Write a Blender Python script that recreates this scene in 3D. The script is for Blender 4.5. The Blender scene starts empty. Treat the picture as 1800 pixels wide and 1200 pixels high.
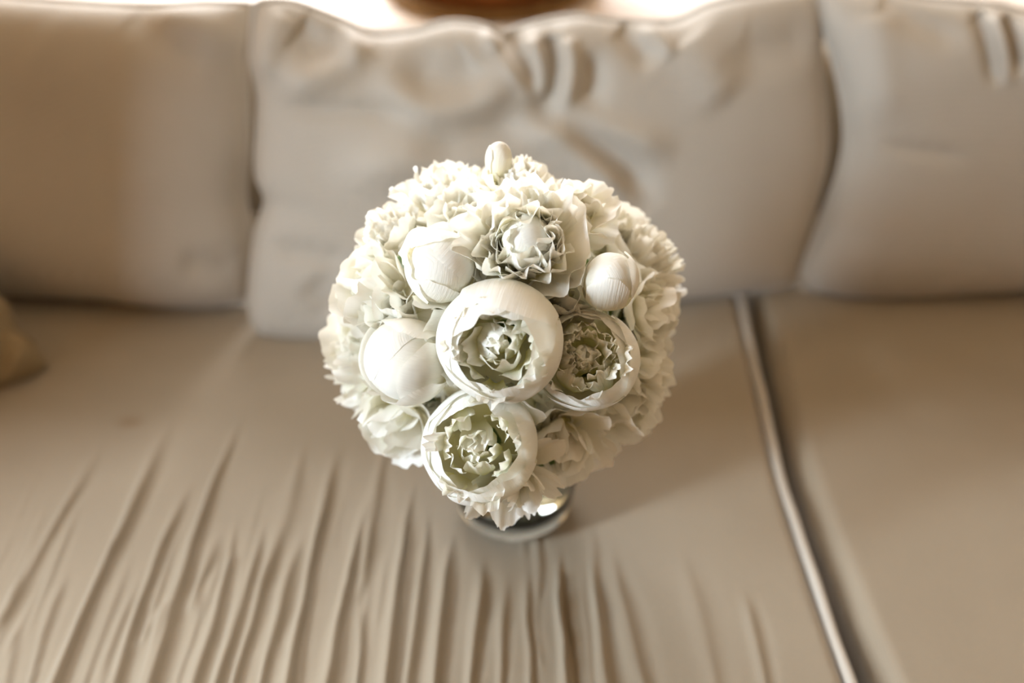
import bpy, math, random
import numpy as np
from mathutils import Vector, Matrix

# ------------------------------------------------------------------ camera, world, light, exposure
scene = bpy.context.scene
COL = scene.collection
SEAT = 0.42                                  # height of the seat top above the floor
CAMH = 0.75                                  # eye height above the seat
PITCH = math.radians(38.0)
FPX = 1750.0                                 # focal length in pixels of the 1800 x 1200 frame

cam_data = bpy.data.cameras.new('camera')
cam = bpy.data.objects.new('camera', cam_data)
COL.objects.link(cam)
cam.location = (0, 0, SEAT + CAMH)
cam.rotation_euler = (math.pi / 2 - PITCH, 0, 0)
cam_data.sensor_width = 36.0
cam_data.lens = 36.0 * FPX / 1800.0
cam_data.clip_start = 0.02
cam_data.dof.use_dof = True
cam_data.dof.focus_distance = 0.71
cam_data.dof.aperture_fstop = 1.75
scene.camera = cam
scene.cycles.diffuse_bounces = 6
scene.cycles.adaptive_threshold = 0.03
scene.cycles.max_bounces = 9
scene.cycles.blur_glossy = 1.0

world = bpy.data.worlds.new('sky')
scene.world = world
world.use_nodes = True
bg = world.node_tree.nodes['Background']
bg.inputs['Color'].default_value = (0.80, 0.90, 1.0, 1)
bg.inputs['Strength'].default_value = 0.3


def area_light(name, loc, target, sx, sy, power, color):
    d = bpy.data.lights.new(name, 'AREA')
    d.shape = 'RECTANGLE'
    d.size, d.size_y = sx, sy
    d.energy = power
    d.color = color
    o = bpy.data.objects.new(name, d)
    COL.objects.link(o)
    o.location = loc
    v = Vector(target) - Vector(loc)
    o.rotation_euler = v.to_track_quat('-Z', 'Y').to_euler()
    return o


# daylight standing in the two window openings of the room
area_light('window_daylight_side', (-1.57, -0.28, 1.32), (0.0, -0.28, 1.32), 0.48, 1.0, 80, (0.76, 0.885, 1.0))
area_light('window_daylight_back', (-0.45, 2.72, 1.62), (-0.45, 0.6, 0.60), 1.3, 1.6, 66, (0.97, 0.98, 1.0))

vs = scene.view_settings
vs.view_transform = 'Standard'
vs.look = 'None'
vs.gamma = 1.0
vs.use_curve_mapping = False
vs.exposure = 0.86

# ------------------------------------------------------------------ camera geometry helpers
CAM = np.array([0.0, 0.0, SEAT + CAMH])
RIGHT = np.array([1.0, 0, 0])
UP = np.array([0, math.sin(PITCH), math.cos(PITCH)])
FWD = np.array([0, math.cos(PITCH), -math.sin(PITCH)])


def ray(x, y):
    d = RIGHT * (x - 900) / FPX + UP * (600 - y) / FPX + FWD
    return d / np.linalg.norm(d)


def on_plane(x, y, p0, n):
    d = ray(x, y)
    return CAM + d * (np.dot(np.asarray(p0) - CAM, n) / np.dot(d, n))


def on_seat(x, y, z=SEAT):
    return on_plane(x, y, (0, 0, z), np.array([0, 0, 1.0]))


# ------------------------------------------------------------------ materials
def new_mat(name):
    m = bpy.data.materials.new(name)
    m.use_nodes = True
    nt = m.node_tree
    nt.nodes.clear()
    out = nt.nodes.new('ShaderNodeOutputMaterial')
    return m, nt, out


def node(nt, kind, **kw):
    n = nt.nodes.new(kind)
    for k, v in kw.items():
        if k in n.inputs:
            n.inputs[k].default_value = v
        else:
            setattr(n, k, v)
    return n


def fabric_material(name, dark, light, weave=900.0, sheen=0.35, stain=None):
    m, nt, out = new_mat(name)
    L = nt.links.new
    tc = node(nt, 'ShaderNodeTexCoord')
    big = node(nt, 'ShaderNodeTexNoise', Scale=5.0, Detail=4.0)
    L(tc.outputs['Object'], big.inputs['Vector'])
    wx = node(nt, 'ShaderNodeTexWave', wave_type='BANDS', bands_direction='X', Scale=weave / 6.0, Distortion=2.0, Detail=1.0)
    wy = node(nt, 'ShaderNodeTexWave', wave_type='BANDS', bands_direction='Y', Scale=weave / 6.0, Distortion=2.0, Detail=1.0)
    L(tc.outputs['Object'], wx.inputs['Vector'])
    L(tc.outputs['Object'], wy.inputs['Vector'])
    fine = node(nt, 'ShaderNodeTexNoise', Scale=weave * 0.22, Detail=4.0, Roughness=0.7)
    L(tc.outputs['Object'], fine.inputs['Vector'])
    add = node(nt, 'ShaderNodeMath', operation='ADD')
    L(wx.outputs['Fac'], add.inputs[0])
    L(wy.outputs['Fac'], add.inputs[1])
    add2 = node(nt, 'ShaderNodeMath', operation='ADD')
    L(add.outputs[0], add2.inputs[0])
    L(fine.outputs['Fac'], add2.inputs[1])
    half = node(nt, 'ShaderNodeMath', operation='MULTIPLY')
    half.inputs[1].default_value = 0.22
    L(add2.outputs[0], half.inputs[0])
    mixf = node(nt, 'ShaderNodeMath', operation='ADD')
    L(big.outputs['Fac'], mixf.inputs[0])
    L(half.outputs[0], mixf.inputs[1])
    ramp = node(nt, 'ShaderNodeValToRGB')
    ramp.color_ramp.elements[0].position = 0.45
    ramp.color_ramp.elements[0].color = (*dark, 1)
    ramp.color_ramp.elements[1].position = 1.0
    ramp.color_ramp.elements[1].color = (*light, 1)
    L(mixf.outputs[0], ramp.inputs['Fac'])
    col = ramp.outputs['Color']
    if stain is not None:                      # a small tea-coloured spot soaked into the cloth
        geo = node(nt, 'ShaderNodeNewGeometry')
        sub = node(nt, 'ShaderNodeVectorMath', operation='SUBTRACT')
        sub.inputs[1].default_value = stain
        L(geo.outputs['Position'], sub.inputs[0])
        scl = node(nt, 'ShaderNodeVectorMath', operation='MULTIPLY')
        scl.inputs[1].default_value = (1.0, 1.5, 0.0)
        L(sub.outputs[0], scl.inputs[0])
        ln = node(nt, 'ShaderNodeVectorMath', operation='LENGTH')
        L(scl.outputs[0], ln.inputs[0])
        mr = node(nt, 'ShaderNodeMapRange')
        mr.inputs['From Min'].default_value = 0.004
        mr.inputs['From Max'].default_value = 0.020
        mr.inputs['To Min'].default_value = 0.5
        mr.inputs['To Max'].default_value = 0.0
        L(ln.outputs['Value'], mr.inputs['Value'])
        mx = node(nt, 'ShaderNodeMix', data_type='RGBA')
        L(mr.outputs[0], mx.inputs['Factor'])
        L(col, mx.inputs[6])
        mx.inputs[7].default_value = (0.16, 0.09, 0.03, 1)
        col = mx.outputs[2]
    bump = node(nt, 'ShaderNodeBump', Strength=0.25, Distance=0.0006)
    L(add2.outputs[0], bump.inputs['Height'])
    p = node(nt, 'ShaderNodeBsdfPrincipled', Roughness=0.62)
    p.inputs['Sheen Weight'].default_value = sheen
    p.inputs['Sheen Roughness'].default_value = 0.4
    p.inputs['Specular IOR Level'].default_value = 0.35
    L(col, p.inputs['Base Color'])
    L(bump.outputs[0], p.inputs['Normal'])
    L(p.outputs[0], out.inputs['Surface'])
    return m


def petal_material(name, base, mid, tip, transl=0.42):
    m, nt, out = new_mat(name)
    L = nt.links.new
    uv = node(nt, 'ShaderNodeUVMap')
    sep = node(nt, 'ShaderNodeSeparateXYZ')
    L(uv.outputs['UV'], sep.inputs[0])
    tc = node(nt, 'ShaderNodeTexCoord')
    nz = node(nt, 'ShaderNodeTexNoise', Scale=60.0, Detail=2.0)
    L(tc.outputs['Object'], nz.inputs['Vector'])
    a = node(nt, 'ShaderNodeMath', operation='MULTIPLY_ADD')
    a.inputs[1].default_value = 0.25
    a.inputs[2].default_value = -0.12
    L(nz.outputs['Fac'], a.inputs[0])
    b = node(nt, 'ShaderNodeMath', operation='ADD')
    L(a.outputs[0], b.inputs[0])
    L(sep.outputs['Y'], b.inputs[1])
    ramp = node(nt, 'ShaderNodeValToRGB')
    e = ramp.color_ramp.elements
    e[0].position, e[0].color = 0.05, (*base, 1)
    e[1].position, e[1].color = 0.85, (*tip, 1)
    k = e.new(0.42)
    k.color = (*mid, 1)
    L(b.outputs[0], ramp.inputs['Fac'])
    # fine veins running from the base to the tip
    mp = node(nt, 'ShaderNodeMapping')
    mp.inputs['Scale'].default_value = (26.0, 2.2, 1.0)
    L(uv.outputs['UV'], mp.inputs['Vector'])
    vein = node(nt, 'ShaderNodeTexNoise', Scale=1.0, Detail=2.0)
    L(mp.outputs[0], vein.inputs['Vector'])
    bump = node(nt, 'ShaderNodeBump', Strength=0.40, Distance=0.0016)
    L(vein.outputs['Fac'], bump.inputs['Height'])
    p = node(nt, 'ShaderNodeBsdfPrincipled', Roughness=0.68)
    p.inputs['Specular IOR Level'].default_value = 0.15
    p.inputs['Sheen Weight'].default_value = 0.1
    L(ramp.outputs['Color'], p.inputs['Base Color'])
    L(bump.outputs[0], p.inputs['Normal'])
    t = node(nt, 'ShaderNodeBsdfTranslucent')
    warm = node(nt, 'ShaderNodeMix', data_type='RGBA', blend_type='MULTIPLY')
    warm.inputs['Factor'].default_value = 1.0
    warm.inputs[7].default_value = (1.0, 0.985, 0.92, 1)     # light comes through the petal a little yellow
    L(ramp.outputs['Color'], warm.inputs[6])
    L(warm.outputs[2], t.inputs['Color'])
    mix = node(nt, 'ShaderNodeMixShader')
    mix.inputs['Fac'].default_value = transl
    L(p.outputs[0], mix.inputs[1])
    L(t.outputs[0], mix.inputs[2])
    L(mix.outputs[0], out.inputs['Surface'])
    return m


def plain_material(name, c1, c2, scale=8.0, rough=0.7, bump=0.0, spec=0.4):
    m, nt, out = new_mat(name)
    L = nt.links.new
    tc = node(nt, 'ShaderNodeTexCoord')
    nz = node(nt, 'ShaderNodeTexNoise', Scale=scale, Detail=5.0)
    L(tc.outputs['Object'], nz.inputs['Vector'])
    ramp = node(nt, 'ShaderNodeValToRGB')
    ramp.color_ramp.elements[0].position = 0.3
    ramp.color_ramp.elements[0].color = (*c1, 1)
    ramp.color_ramp.elements[1].position = 0.7
    ramp.color_ramp.elements[1].color = (*c2, 1)
    L(nz.outputs['Fac'], ramp.inputs['Fac'])
    p = node(nt, 'ShaderNodeBsdfPrincipled', Roughness=rough)
    p.inputs['Specular IOR Level'].default_value = spec
    L(ramp.outputs['Color'], p.inputs['Base Color'])
    if bump:
        bp = node(nt, 'ShaderNodeBump', Strength=bump, Distance=0.003)
        L(nz.outputs['Fac'], bp.inputs['Height'])
        L(bp.outputs[0], p.inputs['Normal'])
    L(p.outputs[0], out.inputs['Surface'])
    return m


def wood_material(name, c1, c2):
    m, nt, out = new_mat(name)
    L = nt.links.new
    tc = node(nt, 'ShaderNodeTexCoord')
    mp = node(nt, 'ShaderNodeMapping')
    mp.inputs['Scale'].default_value = (12.0, 1.2, 12.0)
    L(tc.outputs['Object'], mp.inputs['Vector'])
    nz = node(nt, 'ShaderNodeTexNoise', Scale=2.0, Detail=6.0)
    L(mp.outputs[0], nz.inputs['Vector'])
    ramp = node(nt, 'ShaderNodeValToRGB')
    ramp.color_ramp.elements[0].color = (*c1, 1)
    ramp.color_ramp.elements[1].color = (*c2, 1)
    L(nz.outputs['Fac'], ramp.inputs['Fac'])
    p = node(nt, 'ShaderNodeBsdfPrincipled', Roughness=0.5)
    L(ramp.outputs['Color'], p.inputs['Base Color'])
    L(p.outputs[0], out.inputs['Surface'])
    return m


def clear_material(name, color, rough, ior):
    m, nt, out = new_mat(name)
    g = node(nt, 'ShaderNodeBsdfGlass', Roughness=rough, IOR=ior)
    g.inputs['Color'].default_value = (*color, 1)
    nt.links.new(g.outputs[0], out.inputs['Surface'])
    return m


_stain = on_seat(228, 742)
M = {
    'seat_fabric': fabric_material('seat_fabric', (0.238, 0.192, 0.134), (0.290, 0.240, 0.174), stain=tuple(_stain)),
    'back_fabric': fabric_material('back_fabric', (0.400, 0.362, 0.308), (0.470, 0.432, 0.375)),
    'pillow_fabric': fabric_material('pillow_fabric', (0.20, 0.145, 0.075), (0.26, 0.19, 0.10)),
    'petal': petal_material('petal', (0.90, 0.86, 0.58), (0.945, 0.92, 0.81), (0.94, 0.932, 0.895)),
    'petal_heart': petal_material('petal_heart', (0.88, 0.83, 0.36), (0.95, 0.93, 0.70), (0.96, 0.95, 0.89), 0.5),
    'stem': plain_material('stem', (0.20, 0.20, 0.09), (0.30, 0.29, 0.14), 30, 0.5),
    'leaf': plain_material('leaf', (0.06, 0.12, 0.03), (0.15, 0.24, 0.06), 25, 0.5),
    'glass': clear_material('glass', (0.97, 0.98, 0.97), 0.0, 1.45),
    'water': clear_material('water', (0.96, 0.97, 0.95), 0.0, 1.33),
    'terracotta': plain_material('terracotta', (0.30, 0.10, 0.025), (0.42, 0.16, 0.045), 20, 0.6, 0.2),
    'soil': plain_material('soil', (0.03, 0.018, 0.010), (0.08, 0.05, 0.03), 60, 0.95, 0.8),
    'straw': plain_material('straw', (0.14, 0.07, 0.02), (0.30, 0.18, 0.06), 80, 0.8, 0.5),
    'wall': plain_material('wall_plaster', (0.38, 0.25, 0.12), (0.44, 0.29, 0.14), 4, 0.9, 0.1),
    'ceiling': plain_material('ceiling_plaster', (0.64, 0.53, 0.38), (0.69, 0.58, 0.42), 4, 0.9, 0.1),
    'sill': plain_material('sill_plaster', (0.86, 0.80, 0.74), (0.90, 0.85, 0.80), 6, 0.8, 0.05),
    'floor': wood_material('floor_wood', (0.16, 0.085, 0.04), (0.30, 0.17, 0.09)),
    'wood': wood_material('sofa_wood', (0.10, 0.05, 0.02), (0.20, 0.11, 0.05)),
    'window_paint': plain_material('window_paint', (0.75, 0.73, 0.70), (0.82, 0.80, 0.77), 10, 0.5),
}


# ------------------------------------------------------------------ mesh helpers
def mesh_obj(name, verts, faces, mat, parent=None, smooth=True, uv=None):
    me = bpy.data.meshes.new(name)
    me.from_pydata([tuple(map(float, v)) for v in verts], [], faces)
    if smooth:
        me.polygons.foreach_set('use_smooth', [True] * len(me.polygons))
    if uv is not None:
        lay = me.uv_layers.new(name='UVMap')
        idx = np.empty(len(me.loops), dtype=np.int32)
        me.loops.foreach_get('vertex_index', idx)
        lay.data.foreach_set('uv', np.asarray(uv, dtype=np.float32)[idx].ravel())
    me.materials.append(M[mat])
    me.update()
    o = bpy.data.objects.new(name, me)
    COL.objects.link(o)
    if parent is not None:
        o.parent = parent
    return o


def grid_faces(nu, nv, flip=False):
    f = []
    for j in range(nv - 1):
        for i in range(nu - 1):
            a, b, c, d = j * nu + i, j * nu + i + 1, (j + 1) * nu + i + 1, (j + 1) * nu + i
            f.append((a, d, c, b) if flip else (a, b, c, d))
    return f


def tag(o, label=None, cat=None, group=None, kind=None):
    if label: o['label'] = label
    if cat: o['category'] = cat
    if group: o['group'] = group
    if kind: o['kind'] = kind
    return o


def empty(name, loc=(0, 0, 0)):
    o = bpy.data.objects.new(name, None)
    o.empty_display_size = 0.05
    COL.objects.link(o)
    o.location = loc
    return o


def boxes_mesh(boxes):
    v, f = [], []
    for (x0, x1, y0, y1, z0, z1) in boxes:
        b = len(v)
        v += [(x0, y0, z0), (x1, y0, z0), (x1, y1, z0), (x0, y1, z0), (x0, y0, z1), (x1, y0, z1), (x1, y1, z1), (x0, y1, z1)]
        f += [tuple(b + i for i in q) for q in ((0, 3, 2, 1), (4, 5, 6, 7), (0, 1, 5, 4), (1, 2, 6, 5), (2, 3, 7, 6), (3, 0, 4, 7))]
    return v, f


def box_obj(name, boxes, mat, parent=None, bevel=0.0):
    v, f = boxes_mesh(boxes)
    o = mesh_obj(name, v, f, mat, parent, smooth=False)
    if bevel:
        md = o.modifiers.new('bevel', 'BEVEL')
        md.width = bevel
        md.segments = 4
        o.data.polygons.foreach_set('use_smooth', [True] * len(o.data.polygons))
    return o


def tube(points, rad, sides=8, cap=True):
    P = np.asarray(points, float)
    n = len(P)
    rad = np.broadcast_to(np.asarray(rad, float), (n,))
    T = np.gradient(P, axis=0)
    T /= np.linalg.norm(T, axis=1)[:, None] + 1e-12
    ref = np.array([0.0, 0, 1]) if abs(T[0][2]) < 0.9 else np.array([1.0, 0, 0])
    v, f = [], []
    for i in range(n):
        ref = ref - T[i] * np.dot(ref, T[i])
        ref /= np.linalg.norm(ref) + 1e-12
        b = np.cross(T[i], ref)
        for k in range(sides):
            a = 2 * math.pi * k / sides
            v.append(P[i] + rad[i] * (math.cos(a) * ref + math.sin(a) * b))
    for i in range(n - 1):
        for k in range(sides):
            k2 = (k + 1) % sides
            f.append((i * sides + k, i * sides + k2, (i + 1) * sides + k2, (i + 1) * sides + k))
    if cap:
        f.append(tuple(range(sides))[::-1])
        f.append(tuple((n - 1) * sides + k for k in range(sides)))
    return v, f


def lathe(profile, n=64):
    v, f = [], []
    m = len(profile)
    for i in range(n):
        a = 2 * math.pi * i / n
        for (r, z) in profile:
            v.append((r * math.cos(a), r * math.sin(a), z))
    for i in range(n):
        i2 = (i + 1) % n
        for j in range(m - 1):
            f.append((i * m + j, i2 * m + j, i2 * m + j + 1, i * m + j + 1))
    return v, f


def smooth01(x):
    x = np.clip(x, 0, 1)
    return x * x * (3 - 2 * x)


def resample(pts, n):
    """Catmull-Rom through the points, resampled evenly to n points."""
    P = np.asarray(pts, float)
    Q = np.vstack([2 * P[0] - P[1], P, 2 * P[-1] - P[-2]])
    out = []
    for i in range(1, len(Q) - 2):
        t = np.linspace(0, 1, 24, endpoint=False)[:, None]
        a, b, c, d = Q[i - 1], Q[i], Q[i + 1], Q[i + 2]
        out.append(0.5 * ((2 * b) + (c - a) * t + (2 * a - 5 * b + 4 * c - d) * t ** 2 + (3 * b - a - 3 * c + d) * t ** 3))
    out = np.vstack(out + [P[-1:]])
    s = np.concatenate([[0], np.cumsum(np.linalg.norm(np.diff(out, axis=0), axis=1))])
    g = np.linspace(0, s[-1], n)
    return np.stack([np.interp(g, s, out[:, k]) for k in range(out.shape[1])], axis=1)


def line_dist(X, Y, line):
    """signed distance to a polyline and the position (0..1) along it."""
    L = resample(line, 40)
    best = np.full(X.shape, 1e9)
    sgn = np.zeros(X.shape)
    pos = np.zeros(X.shape)
    n = len(L) - 1
    for i in range(n):
        a, b = L[i], L[i + 1]
        d = b - a
        l2 = np.dot(d, d) + 1e-12
        t = np.clip(((X - a[0]) * d[0] + (Y - a[1]) * d[1]) / l2, 0, 1)
        dx, dy = X - (a[0] + t * d[0]), Y - (a[1] + t * d[1])
        dist = np.hypot(dx, dy)
        m = dist < best
        best = np.where(m, dist, best)
        sgn = np.where(m, np.sign(d[0] * dy - d[1] * dx), sgn)
        pos = np.where(m, (i + t) / n, pos)
    return best * sgn, pos


def soft_noise(X, Y, seed, terms=7, f0=6.0, f1=22.0):
    r = np.random.RandomState(seed)
    h = np.zeros(X.shape)
    for _ in range(terms):
        a = r.uniform(0, 2 * math.pi)
        fq = r.uniform(f0, f1)
        h += np.sin((X * math.cos(a) + Y * math.sin(a)) * fq + r.uniform(0, 6.28)) / terms * (f0 / fq) ** 0.5
    return h


# ------------------------------------------------------------------ the room
XL, XR, YF, YB, ZC = -1.60, 1.62, -2.6, 2.6, 2.6
tag(box_obj('floor', [(XL - .1, XR + .1, YF - .1, YB + .1, -0.1, 0)], 'floor'), 'brown wooden floor under the sofa', None, None, 'structure')
tag(box_obj('ceiling', [(XL - .1, XR + .1, YF - .1, YB + .1, ZC, ZC + 0.1)], 'ceiling'), 'plain plaster ceiling', None, None, 'structure')
tag(box_obj('wall_left', [(XL - .1, XL, YF, -0.58, 0, ZC), (XL - .1, XL, -0.02, YB, 0, ZC), (XL - .1, XL, -0.58, -0.02, 0, 0.78), (XL - .1, XL, -0.58, -0.02, 1.86, ZC)], 'wall'),
    'warm plaster wall with a tall window', None, None, 'structure')
tag(box_obj('wall_light_blocker', [(-1.60, -1.13, 0.10, YB, 0, ZC), (-1.19, -1.13, -1.0, -0.11, 0, ZC)], 'wall'), 'unseen plaster partition left of the sofa, added to block the side window light', None, None, 'structure')  # added out of view: keeps side daylight off the left cushion and front-right seat
tag(box_obj('wall_right', [(XR, XR + .1, YF, YB, 0, ZC)], 'ceiling'), 'warm plaster wall', None, None, 'structure')
tag(box_obj('wall_front', [(XL, XR, YF - .1, YF, 0, ZC)], 'wall'), 'warm plaster wall', None, None, 'structure')
LEDGE = SEAT + 0.15
tag(box_obj('wall_back', [(XL, -1.10, YB, YB + .1, 0, ZC), (0.20, XR, YB, YB + .1, 0, ZC), (-1.10, 0.20, YB, YB + .1, 0, LEDGE), (-1.10, 0.20, YB, YB + .1, 2.4, ZC)], 'wall'),
    'warm plaster wall with a wide window behind the sofa', None, None, 'structure')


def window(name, boxes, label):
    tag(box_obj(name, boxes, 'window_paint'), label, None, None, 'structure')


def bars(a0, a1, z0, z1, w, nx, nz):
    r = [(a0, a0 + w, z0, z1), (a1 - w, a1, z0, z1), (a0 + w, a1 - w, z0, z0 + w), (a0 + w, a1 - w, z1 - w, z1)]
    for i in range(1, nx):
        c = a0 + (a1 - a0) * i / nx
        r.append((c - w / 2, c + w / 2, z0 + w, z1 - w))
    return r


window('window_1', [(XL - 0.07, XL - 0.02, a, b, c, d) for a, b, c, d in bars(-0.58, -0.02, 0.78, 1.86, 0.05, 1, 1)], 'white painted side window frame')
window('window_2', [(a, b, YB + 0.02, YB + 0.07, c, d) for a, b, c, d in bars(-1.10, 0.20, LEDGE, 2.4, 0.05, 3, 1)], 'white painted window frame behind the sofa')
# deep pale window ledge behind the sofa back
tag(box_obj('trim_1', [(-1.13, 1.62, 1.45, YB, 0.0, LEDGE)], 'sill'), 'pale plaster window ledge behind the sofa cushions', None, None, 'structure')

# ------------------------------------------------------------------ sofa frame
sofa = empty('sofa', (0.0, 0.8, 0.0))
tag(sofa, 'beige upholstered sofa frame under the loose cushions', 'sofa')
SO = np.array([0.0, 0.8, 0.0])


def sofa_part(name, boxes, mat, bevel=0.0):
    o = box_obj(name, [(a - SO[0], b - SO[0], c - SO[1], d - SO[1], e, f) for a, b, c, d, e, f in boxes], mat, sofa, bevel)
    return o


SX0, SX1 = -1.12, 1.42
sofa_part('base', [(SX0, SX1, 0.22, 1.43, 0.10, 0.27)], 'seat_fabric', 0.02)
sofa_part('backrest', [(SX0, SX1, 1.29, 1.43, 0.27, SEAT + 0.228)], 'seat_fabric', 0.03)
sofa_part('arm', [(SX0, SX0 + 0.20, 0.22, 1.29, 0.27, SEAT + 0.22)], 'seat_fabric', 0.04)
sofa_part('arm', [(SX1 - 0.20, SX1, 0.22, 1.29, 0.27, SEAT + 0.22)], 'seat_fabric', 0.04)
for lx in (SX0 + 0.06, SX1 - 0.12):
    for ly in (0.28, 1.33):
        sofa_part('leg', [(lx, lx + 0.06, ly, ly + 0.06, 0.0, 0.10)], 'wood', 0.004)

# ------------------------------------------------------------------ seat cushions
SEAM_L = resample([on_seat(*p)[:2] for p in ((1300, 500), (1316, 570), (1345, 700), (1376, 830), (1432, 1000), (1500, 1190), (1560, 1350))], 80)
SEAM_R = resample([on_seat(*p)[:2] for p in ((1322, 500), (1345, 570), (1378, 700), (1412, 830), (1474, 1000), (1553, 1190), (1625, 1350))], 80)


def seam_x(S, y):
    o = np.argsort(S[:, 1])
    return np.interp(y, S[o, 1], S[o, 0])


WRINKLES = [  # pixel-measured crease lines on the seat, height in mm, half width in mm
    ([(190, 760), (62, 987), (-20, 1130)], 3.2, 6), ([(310, 720), (215, 930), (130, 1120), (85, 1230)], 5.5, 7),
    ([(345, 830), (285, 960), (238, 1090), (205, 1190)], 4.6, 6), ([(430, 720), (365, 880), (310, 1050), (255, 1230)], 5.8, 6),
    ([(420, 900), (385, 1060), (335, 1230)], 4.5, 5), ([(468, 910), (430, 1050), (372, 1230)], 5.0, 5),
    ([(497, 910), (452, 1060), (402, 1230)], 5.0, 5), ([(530, 930), (490, 1080), (452, 1230)], 4.0, 5),
    ([(597, 770), (560, 930), (530, 1080), (500, 1230)], 6.2, 6), ([(648, 860), (610, 1030), (568, 1230)], 5.4, 6),
    ([(728, 840), (702, 1000), (678, 1230)], 6.0, 5.5), ([(756, 880), (735, 1050), (712, 1230)], 3.6, 5),
    ([(797, 930), (777, 1060), (762, 1230)], 5.6, 5), ([(852, 970), (837, 1100), (824, 1230)], 4.2, 5),
    ([(890, 1000), (884, 1100), (880, 1230)], 2.4, 5), ([(926, 980), (928, 1100), (934, 1230)], 2.8, 5),
    ([(982, 960), (986, 1100), (1000, 1230)], 6.0, 5), ([(1036, 960), (1054, 1100), (1070, 1230)], 3.8, 6),
    ([(1070, 960), (1102, 1090), (1130, 1200)], 2.2, 7), ([(1305, 1030), (1330, 1140), (1345, 1200)], 2.0, 5),
    ([(125, 990), (72, 1130), (45, 1230)], 2.2, 4), ([(690, 740), (655, 900), (640, 1050)], 2.2, 8),
    ([(540, 760), (505, 900), (470, 1040)], 2.0, 9), ([(250, 1000), (190, 1150), (170, 1230)], 2.0, 6),
    ([(390, 930), (352, 1020), (335, 1080)], 3.0, 7), ([(1190, 960), (1230, 1080), (1255, 1190)], 1.2, 9),
    ([(30, 1090), (10, 1200)], 1.6, 4), ([(225, 1150), (300, 1060)], 2.0, 6), ([(640, 1050), (625, 1230)], 2.4, 5),
]
_rw = np.random.RandomState(19)
for _ in range(46):                           # finer puckers between the main creases
    _x, _y = _rw.uniform(20, 1090), _rw.uniform(800, 1060)
    _s = -0.45 + (_x - 100) / 900 * 0.52
    _l = _rw.uniform(90, 260)
    WRINKLES.append(([(_x, _y), (_x + _s * _l * 0.5 + _rw.uniform(-4, 4), _y + _l * 0.5), (_x + _s * _l, _y + _l)], _rw.uniform(0.5, 1.7), _rw.uniform(2.4, 4.2)))


def seat_height(X, Y, xl, xr, y0, y1, wrinkled, seed):
    ex = np.minimum(X - xl, xr - X)
    ey = np.minimum(Y - y0, y1 - Y)
    edge = 0.016 * (1 - smooth01(ex / 0.022)) ** 2 + 0.016 * (1 - smooth01(ey / 0.03)) ** 2
    Z = SEAT - edge + 0.0025 * soft_noise(X, Y, seed, 7, 5, 16)
    if wrinkled:
        jit = 0.0020 * soft_noise(X, Y, 77, 6, 40, 110)
        for k, (ln, h, w) in enumerate(WRINKLES):
            L = [on_seat(*p)[:2] for p in ln]
            L0 = sum(np.linalg.norm(L[i + 1] - L[i]) for i in range(len(L) - 1))
            ext = 0.0
            if ln[-1][1] > 1180:                  # long creases run on over the front edge of the cushion
                dv = L[-1] - L[-2]
                ext = 0.24
                L = L + [L[-1] + dv / np.linalg.norm(dv) * ext]
            d, pos = line_dist(X + jit, Y, L)
            env = smooth01(pos / (0.45 * L0 / (L0 + ext))) * smooth01((1.02 - pos) / (0.12 if not ext else 0.45))
            w = w * 0.00085 * (0.8 + 0.3 * np.sin(pos * 9 + k))
            dd = d / w
            prof = np.where(dd > 0, np.exp(-(dd / 0.75) ** 2), np.exp(-(dd / 1.3) ** 2))
            trough = -0.45 * np.exp(-((dd - 2.0) / 1.3) ** 2)
            Z = Z + 0.00125 * h * env * (prof + trough)
    return Z


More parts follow.
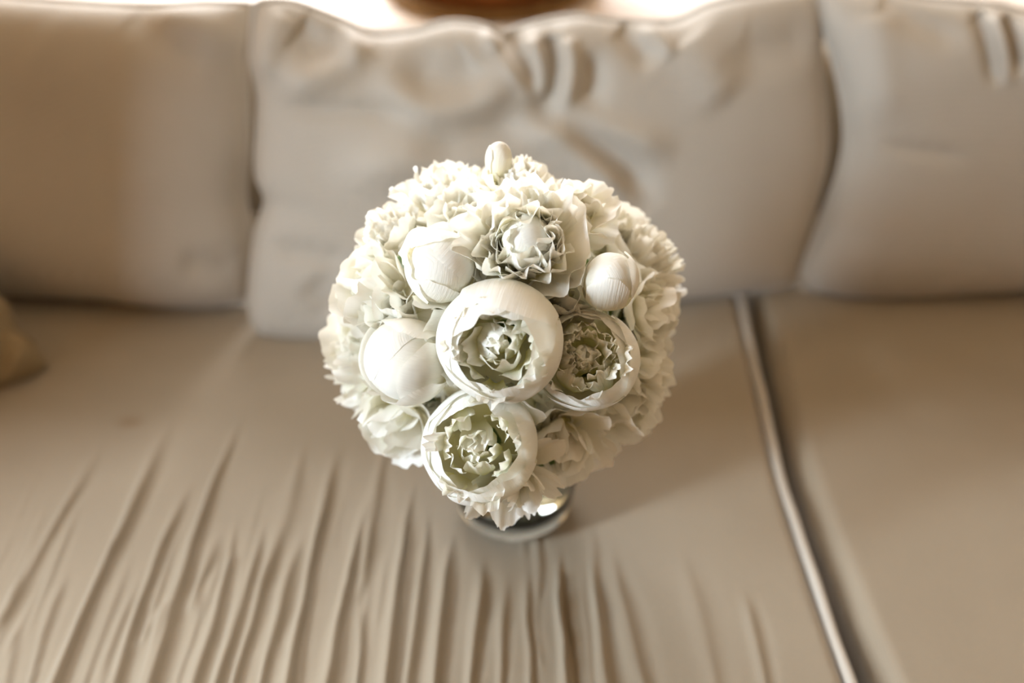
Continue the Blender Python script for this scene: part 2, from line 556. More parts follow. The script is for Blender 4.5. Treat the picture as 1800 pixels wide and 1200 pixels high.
def seat_cushion(name, label, xa, xb, y0, y1, nx, ny, wrinkled, seed, piping_sides):
    """xa, xb give the left and right edge for every depth y."""
    root = empty(name, (float(np.mean([xa(y0), xb(y0)])), (y0 + y1) / 2, 0.27))
    tag(root, label, 'seat cushion', 'loose seat cushions of the sofa')
    org = np.array(root.location)
    ys = np.linspace(y0, y1, ny)
    us = np.linspace(0, 1, nx)
    XA, XB = xa(ys)[:, None], xb(ys)[:, None]
    X = XA + (XB - XA) * us[None, :]
    Y = np.repeat(ys[:, None], nx, axis=1)
    Z = seat_height(X, Y, XA, XB, y0, y1, wrinkled, seed)
    top = np.stack([X, Y, Z], -1)
    rows = [top.reshape(-1, 3)]
    faces = grid_faces(nx, ny)
    # sides and bottom hang from the border of the top
    border = [(0, i) for i in range(nx)] + [(j, nx - 1) for j in range(1, ny)] + [(ny - 1, i) for i in range(nx - 2, -1, -1)] + [(j, 0) for j in range(ny - 2, 0, -1)]
    bidx = [j * nx + i for j, i in border]
    bp = rows[0][bidx]
    cen = np.array([X.mean(), Y.mean(), 0])
    prev = bidx
    base = nx * ny
    nb = len(bidx)
    out = bp - cen
    out[:, 2] = 0
    out /= np.linalg.norm(out, axis=1)[:, None]
    for dz, bulge in ((0.030, 0.000), (0.060, 0.004), (0.10, 0.003), (0.146, -0.006)):
        ring = bp + out * bulge
        ring[:, 2] = SEAT - dz
        if dz > 0.14:
            ring[:, 2] = 0.272
        rows.append(ring)
        cur = [base + k for k in range(nb)]
        base += nb
        for k in range(nb):
            k2 = (k + 1) % nb
            faces.append((prev[k], cur[k], cur[k2], prev[k2]))
        prev = cur
    faces.append(tuple(prev))
    V = np.vstack(rows) - org
    mesh_obj('cover', V, faces, 'seat_fabric', root)
    for s in piping_sides:
        yy = np.linspace(y0 + 0.01, y1 - 0.01, 90)
        if s == 'right':
            line = np.stack([xb(yy) - 0.002, yy, np.full(90, SEAT - 0.0045)], 1)
        else:
            line = np.stack([xa(yy) + 0.002, yy, np.full(90, SEAT - 0.0065)], 1)
        line[:, 2] += 0.0012 * np.sin(yy * 31 + 1) + 0.0008 * np.sin(yy * 67)
        v, f = tube(line - org, 0.0052, 10)
        mesh_obj('piping', v, f, 'back_fabric', root)
    return root


Y0S, Y1S = 0.235, 1.285
seat_cushion('seat_cushion', 'wide beige seat cushion with fanned creases under the glass vase',
             lambda y: np.full_like(np.asarray(y, float), SX0 + 0.205), lambda y: seam_x(SEAM_L, y), Y0S, Y1S, 520, 170, True, 3, ('right',))
seat_cushion('seat_cushion', 'smooth beige seat cushion at the right, beyond the seam, without creases',
             lambda y: seam_x(SEAM_R, y), lambda y: np.full_like(np.asarray(y, float), SX1 - 0.205), Y0S, Y1S, 160, 120, False, 8, ())

# ------------------------------------------------------------------ back cushions


def back_cushion(name, label, P0, P1, lean, sides, thick, folds, seed, mat='back_fabric', cat='cushion', group='loose back cushions of the sofa',
                 nu=220, nv=150, piping=0.0045, back_thick=None, sharp=5.0):
    """P0, P1: two points of the front seam's foot on the seat; lean: degrees back from vertical;
    sides: outline measured as pixel polylines (top, bottom: left to right; left, right: top to bottom)."""
    P0, P1 = np.asarray(P0, float), np.asarray(P1, float)
    ex = P1 - P0
    ex[2] = 0
    ex /= np.linalg.norm(ex)
    back = np.cross([0, 0, 1.0], ex)            # horizontal, away from the camera
    ey = np.array([0, 0, 1.0]) * math.cos(math.radians(lean)) + back * math.sin(math.radians(lean))
    n = np.cross(ex, ey)                        # towards the camera
    org = (P0 + P1) / 2

    def loc(p):
        q = on_plane(p[0], p[1], org, n) - org
        return np.array([np.dot(q, ex), np.dot(q, ey)])
    C = {k: resample([loc(p) for p in v], nu if k in ('top', 'bottom') else nv) for k, v in sides.items()}
    u = np.linspace(0, 1, nu)[None, :, None]
    v = np.linspace(0, 1, nv)[:, None, None]    # 0 bottom, 1 top
    Bt, Tp = C['bottom'][None], C['top'][None]
    Lf, Rt = C['left'][::-1][:, None], C['right'][::-1][:, None]
    c00, c10, c01, c11 = C['bottom'][0], C['bottom'][-1], C['top'][0], C['top'][-1]
    P = (1 - v) * Bt + v * Tp + (1 - u) * Lf + u * Rt - ((1 - u) * (1 - v) * c00 + u * (1 - v) * c10 + (1 - u) * v * c01 + u * v * c11)
    X, Y = P[..., 0], P[..., 1]
    U, V = 2 * u[..., 0] - 1, 2 * v[..., 0] - 1
    shape = np.sqrt(np.clip((1 - np.abs(U) ** sharp) * (1 - np.abs(V) ** sharp), 0, 1))
    H = thick * shape * (1 + 0.10 * soft_noise(X, Y, seed, 7, 6, 15))
    damp = smooth01(shape * 2.2)
    for (ln, h, w) in folds:
        d, pos = line_dist(X, Y, [loc(p) for p in ln])
        env = (smooth01((pos + 0.04) / 0.12) if ln[0][1] < 66 else smooth01(pos / 0.35)) * smooth01((1 - pos) / 0.35)
        H = H + 0.001 * h * env * np.exp(-(d / (0.001 * w)) ** 2) * (0.3 + 0.7 * damp)
    HB = (back_thick if back_thick is not None else thick) * shape
    root = empty(name, tuple(org))
    tag(root, label, cat, group)
    Rm = np.stack([ex, ey, n], 0)
    front = X[..., None] * ex + Y[..., None] * ey + H[..., None] * n
    rear = X[..., None] * ex + Y[..., None] * ey - HB[..., None] * n
    rear = rear[::2, ::2] if False else rear
    verts = np.vstack([front.reshape(-1, 3), rear.reshape(-1, 3)])
    faces = grid_faces(nu, nv)
    off = nu * nv
    faces += [tuple(i + off for i in q) for q in grid_faces(nu, nv, True)]
    # close the seam
    ring = [i for i in range(nu)] + [j * nu + nu - 1 for j in range(1, nv)] + [(nv - 1) * nu + i for i in range(nu - 2, -1, -1)] + [j * nu for j in range(nv - 2, 0, -1)]
    for k in range(len(ring)):
        a, b = ring[k], ring[(k + 1) % len(ring)]
        faces.append((b, a, a + off, b + off))
    mesh_obj('cover', verts, faces, mat, root)
    if piping:
        loop = np.array([front.reshape(-1, 3)[i] for i in ring[::3]] + [front.reshape(-1, 3)[ring[0]]])
        vv, ff = tube(loop, piping, 8, cap=False)
        mesh_obj('piping', vv, ff, mat, root)
    return root


mid_folds = [
    ([(885, 58), (915, 110), (948, 190), (955, 225)], -20.9, 16), ([(850, 45), (885, 95), (930, 165), (950, 200)], 15.8, 12),
    ([(925, 60), (938, 110), (950, 185)], 13.9, 10), ([(962, 60), (966, 110), (960, 190)], -15.7, 10), ([(985, 60), (990, 120), (970, 190)], 13.3, 11),
    ([(640, 95), (740, 175), (850, 155), (890, 100), (870, 70)], 14.1, 19), ([(690, 90), (750, 130), (830, 130), (860, 95)], -13.9, 30),
    ([(640, 60), (615, 90), (560, 125), (480, 150)], 12.6, 18), ([(520, 45), (570, 80), (625, 70)], -14.6, 22),
    ([(700, 245), (800, 240), (900, 205), (950, 195)], -13.3, 21), ([(560, 300), (700, 268), (850, 245), (930, 225)], 14.1, 28),
    ([(880, 215), (960, 225), (1050, 290), (1120, 350)], 14.6, 18), ([(950, 205), (1030, 240), (1100, 300), (1140, 360)], -15.8, 19),
    ([(970, 200), (1080, 225), (1180, 255)], 9.4, 18), ([(1010, 80), (1030, 130), (1010, 190)], -10.9, 18), ([(1085, 45), (1110, 80), (1140, 110)], -12.6, 14),
    ([(1130, 40), (1150, 70), (1170, 95)], 10.9, 11), ([(1190, 60), (1230, 130), (1260, 180)], 9.4, 30), ([(1250, 70), (1300, 90), (1440, 50)], -9.4, 28),
    ([(460, 180), (600, 185), (760, 190)], -6.3, 12), ([(460, 420), (540, 430), (640, 445)], -6.3, 15), ([(540, 470), (570, 500), (600, 540)], -6.3, 22),
    ([(500, 20), (470, 80), (470, 150)], 9.4, 15),
]
back_cushion('back_cushion', 'pale beige back cushion with a pinched, folded centre behind the bouquet',
             on_seat(440, 588), on_seat(1400, 506), 16,
             {'top': [(447, 8), (470, 3), (520, 6), (600, 36), (655, 60), (720, 56), (790, 40), (850, 46), (884, 60), (930, 44), (1010, 29), (1080, 36), (1180, 38), (1250, 8), (1330, -8), (1420, -14), (1442, -8)],
              'left': [(447, 8), (445, 100), (458, 175), (454, 300), (470, 350), (456, 400), (445, 470), (443, 540), (452, 575)],
              'bottom': [(452, 575), (480, 590), (560, 596), (700, 596), (900, 578), (1100, 540), (1200, 524), (1300, 512), (1370, 504), (1396, 494)],
              'right': [(1442, -8), (1440, 100), (1450, 200), (1450, 280), (1428, 370), (1408, 430), (1396, 494)]},
             0.050, mid_folds, 11, back_thick=0.045)
back_cushion('back_cushion', 'shaded beige back cushion at the left, beside the folded one',
             on_seat(-120, 516), on_seat(440, 545), 18,
             {'top': [(-190, -25), (-60, -12), (100, 2), (260, 10), (360, 6), (443, 8)],
              'left': [(-190, -25), (-185, 200), (-170, 400), (-150, 508)],
              'bottom': [(-150, 508), (0, 516), (120, 520), (190, 524), (240, 532), (330, 536), (436, 530)],
              'right': [(443, 8), (436, 70), (430, 120), (434, 250), (428, 340), (440, 420), (436, 530)]},
             0.055, [([(250, 20), (330, 80), (400, 120)], -6, 22), ([(300, 10), (380, 40), (430, 110)], 6, 18), ([(330, 440), (390, 455), (440, 450)], -7, 20),
                     ([(90, 60), (260, 200), (330, 420)], 4, 60)], 21, back_thick=0.05)
back_cushion('back_cushion', 'beige back cushion at the right, with vertical gathers at its top edge',
             on_seat(1405, 512), on_seat(1960, 505), 16,
             {'top': [(1442, -22), (1540, -16), (1620, -2), (1700, 4), (1760, 10), (1800, 20), (1900, 20), (2010, 0)],
              'left': [(1442, -22), (1448, 40), (1478, 150), (1488, 240), (1474, 310), (1444, 390), (1420, 450), (1410, 488)],
              'bottom': [(1410, 488), (1438, 510), (1500, 520), (1580, 522), (1700, 514), (1800, 508), (1950, 500)],
              'right': [(2010, 0), (2010, 200), (1980, 400), (1950, 500)]},
             0.055, [([(1700, 20), (1712, 80), (1722, 150)], -15, 11), ([(1724, 20), (1728, 80), (1732, 150)], 13, 9), ([(1745, 25), (1752, 80), (1756, 130)], -15, 9),
                     ([(1785, 25), (1778, 80), (1790, 160)], 10, 9), ([(1540, -10), (1600, 40), (1680, 70)], -9, 16), ([(1510, 235), (1580, 250), (1680, 262)], -4, 10),
                     ([(1520, 20), (1525, 120), (1540, 220)], 6, 22)], 31, back_thick=0.05)

# throw pillow whose corner reaches into the frame at the left
pP0 = on_seat(-260, 690) + np.array([0, 0, 0.02])
pP1 = on_seat(95, 640) + np.array([0, 0, 0.02])
back_cushion('throw_pillow', 'ochre throw pillow with its creased corner on the seat at the left', pP0, pP1, 38,
             {'top': [(-330, 330), (-200, 390), (-60, 470), (20, 540)], 'left': [(-330, 330), (-320, 480), (-290, 640), (-230, 760)],
              'bottom': [(-230, 760), (-100, 730), (0, 690), (60, 660), (84, 640)], 'right': [(20, 540), (30, 575), (60, 600), (84, 640)]},
             0.05, [([(10, 560), (20, 620), (0, 680)], -9, 12), ([(50, 600), (40, 640), (0, 690)], 6, 9), ([(-40, 540), (-20, 600), (-60, 680)], 6, 16)],
             41, 'pillow_fabric', 'pillow', None, 90, 70, 0.0, 0.04, 2.5)

# ------------------------------------------------------------------ terracotta pot on the ledge behind the sofa
pot_c = on_plane(857, 46, (0, 0, LEDGE), np.array([0, 0, 1.0]))
pot = empty('plant_pot', (float(pot_c[0]), float(pot_c[1]) + 0.19, LEDGE))
tag(pot, 'brown terracotta pot standing on the ledge behind the folded cushion', 'pot')
v, f = lathe([(0.0, 0.012), (0.150, 0.012), (0.158, 0.018), (0.172, 0.10), (0.188, 0.22), (0.192, 0.23), (0.208, 0.232), (0.212, 0.24), (0.214, 0.285), (0.208, 0.292), (0.196, 0.292),
              (0.190, 0.286), (0.180, 0.22), (0.165, 0.12), (0.0, 0.115)], 64)
mesh_obj('body', v, f, 'terracotta', pot)
v, f = lathe([(0.0, 0.0), (0.178, 0.0), (0.186, 0.004), (0.196, 0.022), (0.194, 0.026), (0.187, 0.024), (0.176, 0.010), (0.0, 0.009)], 64)
mesh_obj('saucer', v, f, 'straw', pot)
v, f = lathe([(0.0, 0.262), (0.10, 0.266), (0.183, 0.258), (0.182, 0.24)], 48)
mesh_obj('soil', v, f, 'soil', pot)

# ------------------------------------------------------------------ glass vase with water
VX, VY = 0.002, 0.690
VZ = SEAT + 0.0045
vase = empty('glass_vase', (VX, VY, VZ))
tag(vase, 'clear round glass vase with a thick base, holding the bouquet', 'vase')
v, f = lathe([(0.0, 0.0), (0.044, 0.0), (0.052, 0.003), (0.0575, 0.010), (0.0600, 0.022), (0.0612, 0.045), (0.0625, 0.075), (0.0655, 0.110), (0.0700, 0.142), (0.0712, 0.146), (0.0704, 0.148),
              (0.0688, 0.146), (0.0670, 0.138), (0.0628, 0.110), (0.0598, 0.075), (0.0585, 0.045), (0.0568, 0.028), (0.051, 0.020), (0.040, 0.0175), (0.0, 0.017)], 96)
mesh_obj('body', v, f, 'glass', vase)
v, f = lathe([(0.0, 0.0172), (0.040, 0.0177), (0.0509, 0.0202), (0.0567, 0.0282), (0.0584, 0.045), (0.0597, 0.075), (0.0605, 0.086), (0.0, 0.086)], 96)
mesh_obj('water', v, f, 'water', vase)

# ------------------------------------------------------------------ peonies
BC = np.array([-0.008, 0.668, SEAT + 0.250])       # middle of the dome
BR = 0.148
NECK = np.array([VX, VY, SEAT + 0.125])


def petal_noise(x, r, n=4, lo=3, hi=11):
    s = np.zeros_like(x)
    for _ in range(n):
        s += r.uniform(0.4, 1) * np.sin(x * r.uniform(lo, hi) + r.uniform(0, 6.28))
    return s / n


def shell_petal(r, phi, w, a0, a1, rs, rnd, ragged=0.05, notch=0.0, rad=1.0, curl=0.0, edge=0.0, squash=1.0, nu=17, nt=18, ruffle=0.0, roundness=0.35, lop=0.0):
    """a piece of a shell around the flower's centre: a runs from the foot (0) over the side to the top (pi)."""
    u = np.linspace(-1, 1, nu)[None, :]
    t = np.linspace(0, 1, nt)[:, None]
    tip = a1 - (a1 - a0) * roundness * np.abs(u) ** 2.6 + ragged * (petal_noise(u, rs, 4, 4, 14) + 0.25 * petal_noise(u, rs, 3, 20, 40)) - notch * np.exp(-((u - rs.uniform(-.4, .4)) / 0.13) ** 2) + lop * u
    a = a0 + t * (tip - a0)
    b = u * w * (0.45 + 0.55 * smooth01(t / 0.55))
    m = np.stack([np.sin(a) * np.ones_like(b), np.zeros_like(b), -np.cos(a) * np.ones_like(b)], -1)
    e = np.array([0, 1.0, 0])
    p = m * np.cos(b)[..., None] + e * np.sin(b)[..., None]
    rr = r * rad * (1 + curl * smooth01((t - 0.7) / 0.3) ** 1.5 + edge * np.abs(u) ** 3 + 0.030 * petal_noise(u * 1.3 + t * 2, rs, 4, 1, 3.5)
                    + ruffle * t ** 4 * np.sin(u * rs.uniform(6, 10) + rs.uniform(0, 6)))
    p = p * rr[..., None]
    p[..., 2] *= squash
    c, s = math.cos(phi), math.sin(phi)
    V = np.stack([p[..., 0] * c - p[..., 1] * s, p[..., 0] * s + p[..., 1] * c, p[..., 2]], -1)
    uv = np.stack([np.repeat((u + 1) / 2, nt, 0), np.repeat(t, nu, 1)], -1)
    return V.reshape(-1, 3), grid_faces(nu, nt), uv.reshape(-1, 2)


def frill_petal(L, w, phi, tilt, bend, br, bz, rs, cup=0.35, ruffle=0.12, ragged=0.10, notch=0.0, nu=13, nt=14, taper=0.3, roundness=0.3):
    """a strap or fan of petal growing from the heart: tilt from the axis at the foot, bend added along its length."""
    u = np.linspace(-1, 1, nu)[None, :]
    t0 = np.linspace(0, 1, nt)[:, None]
    fac = 1 - roundness * np.abs(u) ** 2.4 + ragged * (petal_noise(u, rs, 4, 4, 14) + 0.22 * petal_noise(u, rs, 3, 18, 32))
    for _ in range(2 if notch else 0):
        fac = fac - notch * np.exp(-((u - rs.uniform(-.7, .7)) / rs.uniform(0.08, 0.16)) ** 2)
    t = t0 * fac
    tt = np.linspace(0, 1.4, 60)
    ang = tilt + bend * tt
    so = np.concatenate([[0], np.cumsum(np.sin(ang))[:-1]]) * (1.4 / 59) * L
    sz = np.concatenate([[0], np.cumsum(np.cos(ang))[:-1]]) * (1.4 / 59) * L
    o = br + np.interp(t, tt, so)
    z = bz + np.interp(t, tt, sz)
    a = tilt + bend * t
    wid = w * (taper + (1 - taper) * smooth01(t0 / 0.65))
    lat = u * wid
    k = rs.uniform(5, 9)
    ph = rs.uniform(0, 6.28)
    dn = cup * wid * u ** 2 + ruffle * w * t0 ** 2 * (np.sin(u * k + ph) + 0.6 * petal_noise(u * 2 + t0 * 3, rs, 3, 1, 4)) + 0.10 * w * petal_noise(u + t0 * 2, rs, 3, 1, 3)
    o = o - np.cos(a) * dn
    z = z + np.sin(a) * dn
    c, s = math.cos(phi), math.sin(phi)
    V = np.stack([o * c - lat * s, o * s + lat * c, z], -1)
    uv = np.stack([np.repeat((u + 1) / 2, nt, 0), np.repeat(t0, nu, 1)], -1)
    return V.reshape(-1, 3), grid_faces(nu, nt), uv.reshape(-1, 2)


GA = math.pi * (3 - math.sqrt(5))


def add_petals(root, plist, rs):
    k = [(rs.normal(size=3), rs.uniform(1.6, 3.4), rs.uniform(0, 6.28)) for _ in range(6)]
    for (geo, nm, mat) in plist:
        V, F, UVc = geo
        D = V / (np.linalg.norm(V, axis=1)[:, None] + 1e-9)
        w = sum(np.sin(D @ (q / np.linalg.norm(q)) * fq + ph) for q, fq, ph in k) / 6.0
        V = V * (1 + 0.09 * w)[:, None]
        mesh_obj(nm, V, F, mat, root, True, UVc)


def heart(r, n, rs, z0, ztop, spread, small=1.0, mat='petal_heart'):
    """ragged inner petals filling a cup: crowded, notched, standing up."""
    out = []
    for i in range(n):
        k = (i + 0.5) / n
        br = spread * math.sqrt(k) * r
        L = (ztop - z0) * r * rs.uniform(0.80, 1.10)
        out.append((frill_petal(L, r * small * rs.uniform(0.16, 0.32), i * GA + rs.uniform(-.4, .4), rs.uniform(-0.30, 0.25), rs.uniform(-0.7, 0.5), br, z0 * r, rs,
                                cup=rs.uniform(0.0, 0.6), ruffle=0.22, ragged=0.10, notch=rs.uniform(0.04, 0.20), nu=13, nt=10, taper=0.5, roundness=rs.uniform(0.05, 0.4)), 'inner_petal',
                    mat if i % 3 else 'petal'))
    return out


def bowl(r, rs, opening=0.62, n_heart=30, ztop=0.55, squash=0.93, lopsided=0.12, flap=1):
    """round cup of broad smooth petals, open at the top on a ragged heart."""
    pl = []
    p0 = rs.uniform(0, 6.28)
    for layer, (n, rad, op, w) in enumerate(((4, 0.90, opening - 0.04, 0.95), (4, 0.95, opening, 0.95), (4, 1.0, opening + 0.16, 0.90))):
        for i in range(n):
            ph = p0 + layer * 0.7 + i * 2 * math.pi / n + rs.uniform(-.15, .15)
            a1 = math.pi - op + lopsided * math.cos(ph - p0) + rs.uniform(-.10, .10)
            pl.append((shell_petal(r, ph, w, 0.25, a1, rs, 0, ragged=0.065 if layer == 0 else 0.035, notch=rs.choice([0, 0.12]) if layer < 2 else 0.0, rad=rad + 0.012 * i, curl=rs.uniform(-0.04, 0.0), squash=squash, ruffle=0.012, nu=41, nt=18,
                                   roundness=0.14, lop=rs.uniform(-.08, .08)), 'petal', 'petal'))
    for i in range(flap):
        pl.append((shell_petal(r, p0 + 2.0 + i * 2.2, 0.55, 0.3, rs.uniform(1.5, 2.0), rs, 0, ragged=0.10, notch=0.2, rad=1.07, curl=0.10, edge=0.05, squash=squash, ruffle=0.04, nu=31, nt=15, roundness=0.2), 'petal', 'petal'))
    pl += heart(r, n_heart, rs, -0.12, ztop, 0.80)
    return pl


def bud(r, rs, squash=1.05, n=5, loose=0, wraps=4):
    """closed globe: broad petals wrapped over the top, shorter ones lapped over their sides."""
    pl = []
    p0 = rs.uniform(0, 6.28)
    for i in range(n):
        ph = p0 + i * 2.4
        a1 = math.pi + rs.uniform(-0.05, 0.45)
        pl.append((shell_petal(r, ph, 1.15, 0.25, a1, rs, 0, ragged=0.05, notch=rs.choice([0, 0.10]), rad=0.90 + 0.014 * i, curl=-0.02, squash=squash, nu=25, nt=22, roundness=0.08,
                               lop=rs.uniform(-.2, .2)), 'petal', 'petal'))
    for i in range(wraps):
        ph = p0 + 0.8 + i * 1.75
        a1 = rs.uniform(1.9, 2.75)
        pl.append((shell_petal(r, ph, rs.uniform(0.75, 0.95), 0.25, a1, rs, 0, ragged=0.05, notch=rs.choice([0, 0.12]), rad=0.985 + 0.018 * i, curl=rs.uniform(0.0, 0.05), edge=0.045, squash=squash,
                               nu=31, nt=18, roundness=0.18, lop=rs.uniform(-.25, .25)), 'petal', 'petal'))
    for i in range(loose):
        ph = p0 + 1.1 + i * 1.7
        pl.append((shell_petal(r, ph, 0.8, 0.3, rs.uniform(1.5, 2.2), rs, 0, ragged=0.07, notch=0.15, rad=1.08 + 0.03 * i, curl=0.12, edge=0.06, squash=squash, ruffle=0.05, nu=27, nt=16, roundness=0.22), 'petal', 'petal'))
    return pl


def ruffled(r, rs, n_outer=9, n_mid=12, n_in=18, bud_in=False, openness=1.0):
    """fully open bloom: cupped outer petals, then ragged ones standing up to the heart."""
    pl = []
    p0 = rs.uniform(0, 6.28)
    for i in range(n_outer):
        ph = p0 + i * 2 * math.pi / n_outer * 2.0 + rs.uniform(-.2, .2)
        tilt = rs.uniform(1.2, 1.5) * openness
        pl.append((frill_petal(r * rs.uniform(1.2, 1.45), r * rs.uniform(0.52, 0.72), ph, tilt, -rs.uniform(0.7, 1.2), 0.05 * r, -0.55 * r, rs, cup=0.25, ruffle=0.08, ragged=0.05,
                               notch=rs.uniform(0.05, 0.15), nu=25, nt=15), 'petal', 'petal'))
    for i in range(n_mid):
        ph = p0 + i * GA
        tilt = rs.uniform(0.55, 1.0) * openness
        pl.append((frill_petal(r * rs.uniform(1.0, 1.25), r * rs.uniform(0.36, 0.56), ph, tilt, -rs.uniform(0.5, 1.0), 0.05 * r, -0.5 * r, rs, cup=0.30, ruffle=0.14, ragged=0.08,
                               notch=rs.uniform(0.08, 0.2), nu=23, nt=13), 'petal', 'petal'))
    for i in range(n_in):
        ph = p0 + i * GA
        k = (i + 0.5) / n_in
        if bud_in:
            k = 0.45 + 0.55 * k
            grow = 1.22
        else:
            grow = 1.0
        tilt = (0.05 + 0.60 * k) * openness + rs.uniform(-.15, .15)
        pl.append((frill_petal(r * grow * rs.uniform(0.85, 1.18), r * grow * rs.uniform(0.22, 0.40), ph, tilt, -rs.uniform(0.0, 0.8), 0.1 * r + 0.22 * r * k, -0.42 * r, rs, cup=rs.uniform(0, .5), ruffle=0.24,
                               ragged=0.09, notch=rs.uniform(0.04, 0.18), nu=19, nt=11), 'inner_petal', 'petal' if i % 3 else 'petal_heart'))
    if bud_in:
        for i in range(6):
            V, F, UVc = shell_petal(r * 0.36, p0 + i * 2.4, 1.0, 0.2, math.pi + rs.uniform(-.1, .4), rs, 0, ragged=0.08, notch=0.15, rad=0.88 + 0.035 * i, squash=1.25, nu=21, nt=16, roundness=0.15, lop=rs.uniform(-.3, .3))
            V = V + np.array([0, 0, 0.25 * r])
            pl.append(((V, F, UVc), 'inner_petal', 'petal'))
    return pl


def loose_petals(r, rs, n=12, droop=0.5, wide=0.6, length=1.4):
    """broad smooth petals spreading away from a small heart, as on a blown bloom."""
    pl = []
    p0 = rs.uniform(0, 6.28)
    for i in range(n):
        ph = p0 + i * GA
        tilt = 0.40 + 1.0 * i / n + rs.uniform(-.1, .1)
        pl.append((frill_petal(r * length * rs.uniform(0.85, 1.1), r * wide * rs.uniform(0.85, 1.2), ph, tilt, -rs.uniform(0.7, 1.3) + droop * (i / n), 0.04 * r, -0.5 * r, rs, cup=0.30, ruffle=0.07,
                               ragged=0.05, notch=rs.uniform(0.02, 0.10), nu=25, nt=16, roundness=0.2), 'petal', 'petal'))
    pl += heart(r, 12, rs, -0.3, 0.5, 0.35)
    return pl


def make_peony(label, px, py, rpx, kind, seed, axis=None, depth=0.0, kw=None, name='peony', where=None, leaf=False):
    """px, py, rpx: where the bloom's middle appears and how large; it is set on the dome of the bouquet."""
    rs = np.random.RandomState(seed)
    if where is None:
        d = ray(px, py)
        guess = 0.72
        for _ in range(4):
            r = 1.06 * rpx / FPX * guess
            Rc = BR - 0.78 * r - depth
            oc = CAM - BC
            b = np.dot(oc, d)
            disc = b * b - (np.dot(oc, oc) - Rc * Rc)
            s = -b - math.sqrt(disc) if disc > 0 else -b
            P = CAM + d * s
            guess = np.dot(P - CAM, FWD)
        r = 1.06 * rpx / FPX * guess
    else:
        P, r = np.asarray(where[0], float), where[1]
    outward = P - (BC - np.array([0, 0, 0.05]))
    outward /= np.linalg.norm(outward)
    if axis is not None:
        ax, ay = axis
        az = math.sqrt(max(0.02, 1 - ax * ax - ay * ay))
        view = -ray(px, py) if where is None else -FWD
        rt = np.cross(UP, view)
        rt /= np.linalg.norm(rt)
        up2 = np.cross(view, rt)
        outward = rt * ax + up2 * ay + view * az
        outward /= np.linalg.norm(outward)
    q = Vector(outward).to_track_quat('Z', 'Y')
    root = empty(name, tuple(P))
    root.rotation_mode = 'QUATERNION'
    root.rotation_quaternion = q
    pl = {'bowl': bowl, 'bud': bud, 'ruffled': ruffled, 'loose': loose_petals}[kind](r, rs, **(kw or {}))
    add_petals(root, pl, rs)
    tag(root, label, 'flower', 'peonies of the bouquet')
    # stem from the bloom's foot through the neck of the vase into the water
    Rq = np.array(q.to_matrix())
    foot = P - outward * r * 0.8
    a = rs.uniform(0, 6.28)
    rr = rs.uniform(0.006, 0.032)
    side = (P - BC)[:2]
    ang0 = math.atan2(side[1], side[0])
    neck = NECK + np.array([rr * math.cos(ang0), rr * math.sin(ang0), rs.uniform(-.008, .012)])
    low = np.array([VX + 0.042 * math.cos(ang0 + 2.6), VY + 0.042 * math.sin(ang0 + 2.6), VZ + rs.uniform(0.030, 0.055)])
    mid1 = foot - outward * 0.02 + (neck - foot) * 0.25
    pts = resample([foot, mid1, neck, (neck + low) / 2 + np.array([0, 0, -0.005]), low], 22)
    v, f = tube((pts - P) @ Rq, 0.0026, 7)
    mesh_obj('stem', v, f, 'stem', root)
    # green sepals hugging the foot
    for i in range(4):
        V, F, UVc = shell_petal(r, i * 1.6 + a, 0.30, 0.05, 0.55, rs, 0, rad=1.0, nu=7, nt=7, roundness=0.6)
        mesh_obj('sepal', V, F, 'leaf', root, True, UVc)
    if leaf:
        V, F, UVc = frill_petal(r * 1.5, r * 0.28, rs.uniform(0, 6.28), 1.1, 0.5, 0.1 * r, -0.9 * r, rs, cup=0.4, ruffle=0.05, ragged=0.02, nu=9, nt=14, roundness=0.85)
        mesh_obj('leaf', V, F, 'leaf', root, True, UVc)
    return root


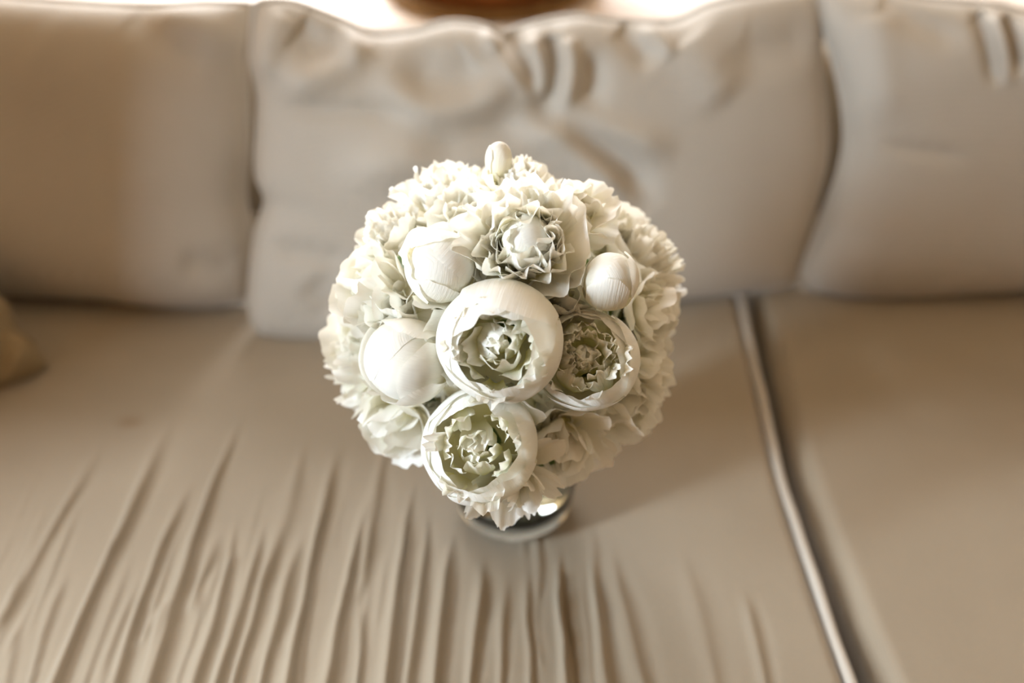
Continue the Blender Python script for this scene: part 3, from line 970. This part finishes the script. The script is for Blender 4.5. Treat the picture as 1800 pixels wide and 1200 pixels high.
FLOWERS = [
    ('large round white peony at the centre front, cupped open on a ragged yellow-green heart', 880, 598, 104, 'bowl', 5, (-0.12, -0.14), -0.014, dict(opening=0.66, n_heart=30, ztop=0.68)),
    ('ruffled white peony with a tight inner bud, directly above the large central bloom', 925, 428, 112, 'ruffled', 12, (0.0, 0.30), -0.014, dict(bud_in=True, openness=0.95)),
    ('closed white peony globe upper left of the central bloom, with loose outer petals', 776, 468, 58, 'bud', 3, (0.25, 0.30), 0.0, dict(squash=1.08, loose=3)),
    ('round closed white peony directly left of the central bloom', 714, 632, 72, 'bud', 8, (-0.64, -0.05), 0.0, dict(squash=1.0)),
    ('half-open white peony cup at the lowest front, showing pale folded inner petals', 846, 782, 95, 'bowl', 15, (-0.15, -0.12), -0.022, dict(opening=0.82, n_heart=24, ztop=0.80)),
    ('creamy open peony right of the central bloom, its cup full of ragged petals', 1030, 632, 85, 'bowl', 21, (-0.02, 0.14), -0.004, dict(opening=1.02, n_heart=38, ztop=0.74)),
    ('small egg-shaped cream peony bud at the upper right', 1072, 494, 47, 'bud', 26, (0.10, 0.55), -0.008, dict(squash=1.25, wraps=3)),
    ('frilly cream peony at the upper right edge, outside the small egg-shaped bud', 1128, 455, 80, 'ruffled', 33, None, 0.0, {}),
    ('frilly white peony at the top left of the dome', 785, 345, 86, 'ruffled', 36, None, 0.0, dict(n_in=18)),
    ('spiky-petalled white peony at the far upper left edge', 680, 412, 62, 'ruffled', 41, None, 0.0, dict(n_in=16)),
    ('broad-petalled white peony at the left edge, above the frill-edged one', 664, 512, 82, 'loose', 44, (-0.75, 0.15), 0.0, dict(n=12, wide=0.68)),
    ('frill-edged white peony at the far left edge of the bouquet', 634, 642, 74, 'ruffled', 47, None, 0.0, {}),
    ('smooth-petalled white peony at the lower left edge', 700, 735, 74, 'loose', 52, (-0.45, -0.65), 0.0, dict(n=12, wide=0.68)),
    ('cream peony with long drooping petals at the lower right of the half-open cup', 985, 772, 80, 'loose', 57, (0.25, -0.72), 0.0, dict(n=13, wide=0.55, droop=0.7)),
    ('loose cream peony at the lower right edge, below the open ragged one', 1082, 706, 80, 'loose', 61, (0.55, -0.50), 0.0, dict(n=13, wide=0.55)),
    ('cream peony at the far right edge, with a rounded pale petal', 1130, 648, 58, 'loose', 66, (0.85, -0.15), 0.0, dict(n=10, wide=0.6)),
    ('soft cream peony at the right edge, below the small egg-shaped bud', 1136, 548, 66, 'loose', 71, (0.80, 0.05), 0.0, dict(n=13, wide=0.62)),
    ('cupped cream peony at the upper right, beside the inner bud bloom', 1015, 374, 70, 'loose', 76, (0.45, 0.55), 0.0, dict(n=10, wide=0.6)),
    ('white peony at the crown of the dome, below the slender upright bud', 905, 325, 66, 'ruffled', 79, None, 0.0, dict(n_in=16)),
    ('white peony at the bottom of the bouquet, its strap petals hanging over the vase', 900, 840, 68, 'loose', 85, (0.08, -0.62), -0.022, dict(n=18, wide=0.34, droop=0.9, length=1.6)),
    ('slender white peony bud standing above the crown of the dome', 877, 284, 24, 'bud', 88, (0.0, 0.9), -0.004, dict(squash=1.5, wraps=2)),
    ('cream peony tucked between the central bloom and the small egg-shaped bud', 985, 530, 70, 'loose', 91, (0.2, 0.2), 0.022, dict(n=12)),
    ('white peony tucked between the two closed globes left of the central bloom', 700, 548, 72, 'loose', 94, (-0.3, 0.1), 0.012, dict(n=12)),
    ('white peony tucked between the lowest cup and the closed globe at the left', 762, 716, 66, 'loose', 97, (-0.2, -0.3), 0.034, dict(n=12)),
    ('cream peony tucked beneath the open ragged bloom, right of the lowest cup', 965, 705, 70, 'loose', 99, (0.2, -0.3), 0.034, dict(n=12)),
    ('white peony tucked between the frilly top left bloom and the inner bud bloom', 828, 400, 66, 'loose', 103, (0.0, 0.4), 0.02, dict(n=12)),
    ('cream peony tucked deep behind the small egg-shaped bud', 1098, 530, 72, 'loose', 131, (0.35, 0.1), 0.030, dict(n=12)),
    ('cream peony tucked deep beneath the cupped upper right bloom', 1070, 425, 66, 'loose', 134, (0.35, 0.4), 0.030, dict(n=12)),
    ('cream peony tucked deep between the open ragged bloom and the right edge', 1100, 610, 66, 'loose', 137, (0.4, -0.1), 0.030, dict(n=12)),
    ('white peony tucked deep behind the round closed globe at the left', 655, 590, 66, 'loose', 139, (-0.4, 0.0), 0.030, dict(n=12)),
]
for i, row in enumerate(FLOWERS):
    make_peony(*row[:6], axis=row[6], depth=row[7], kw=row[8], leaf=(i in (19,)))
# the far side of the dome
BACK = [('ruffled', 0.0, 0.35, 'white peony on the hidden far side of the dome, at its middle'), ('loose', 0.75, 0.10, 'white peony on the hidden far right of the dome'),
        ('loose', -0.75, 0.10, 'white peony on the hidden far left of the dome'), ('ruffled', 0.35, -0.35, 'white peony low on the hidden far side, right of the vase'),
        ('ruffled', -0.4, -0.35, 'white peony low on the hidden far side, left of the vase')]
for i, (kind, sx, sz, lab) in enumerate(BACK):
    d = np.array([sx, math.sqrt(max(0.05, 1 - sx * sx - sz * sz)), sz])
    r = 0.040
    make_peony(lab, 0, 0, 0, kind, 120 + i, where=(BC + d * (BR - 0.78 * r), r), kw={})
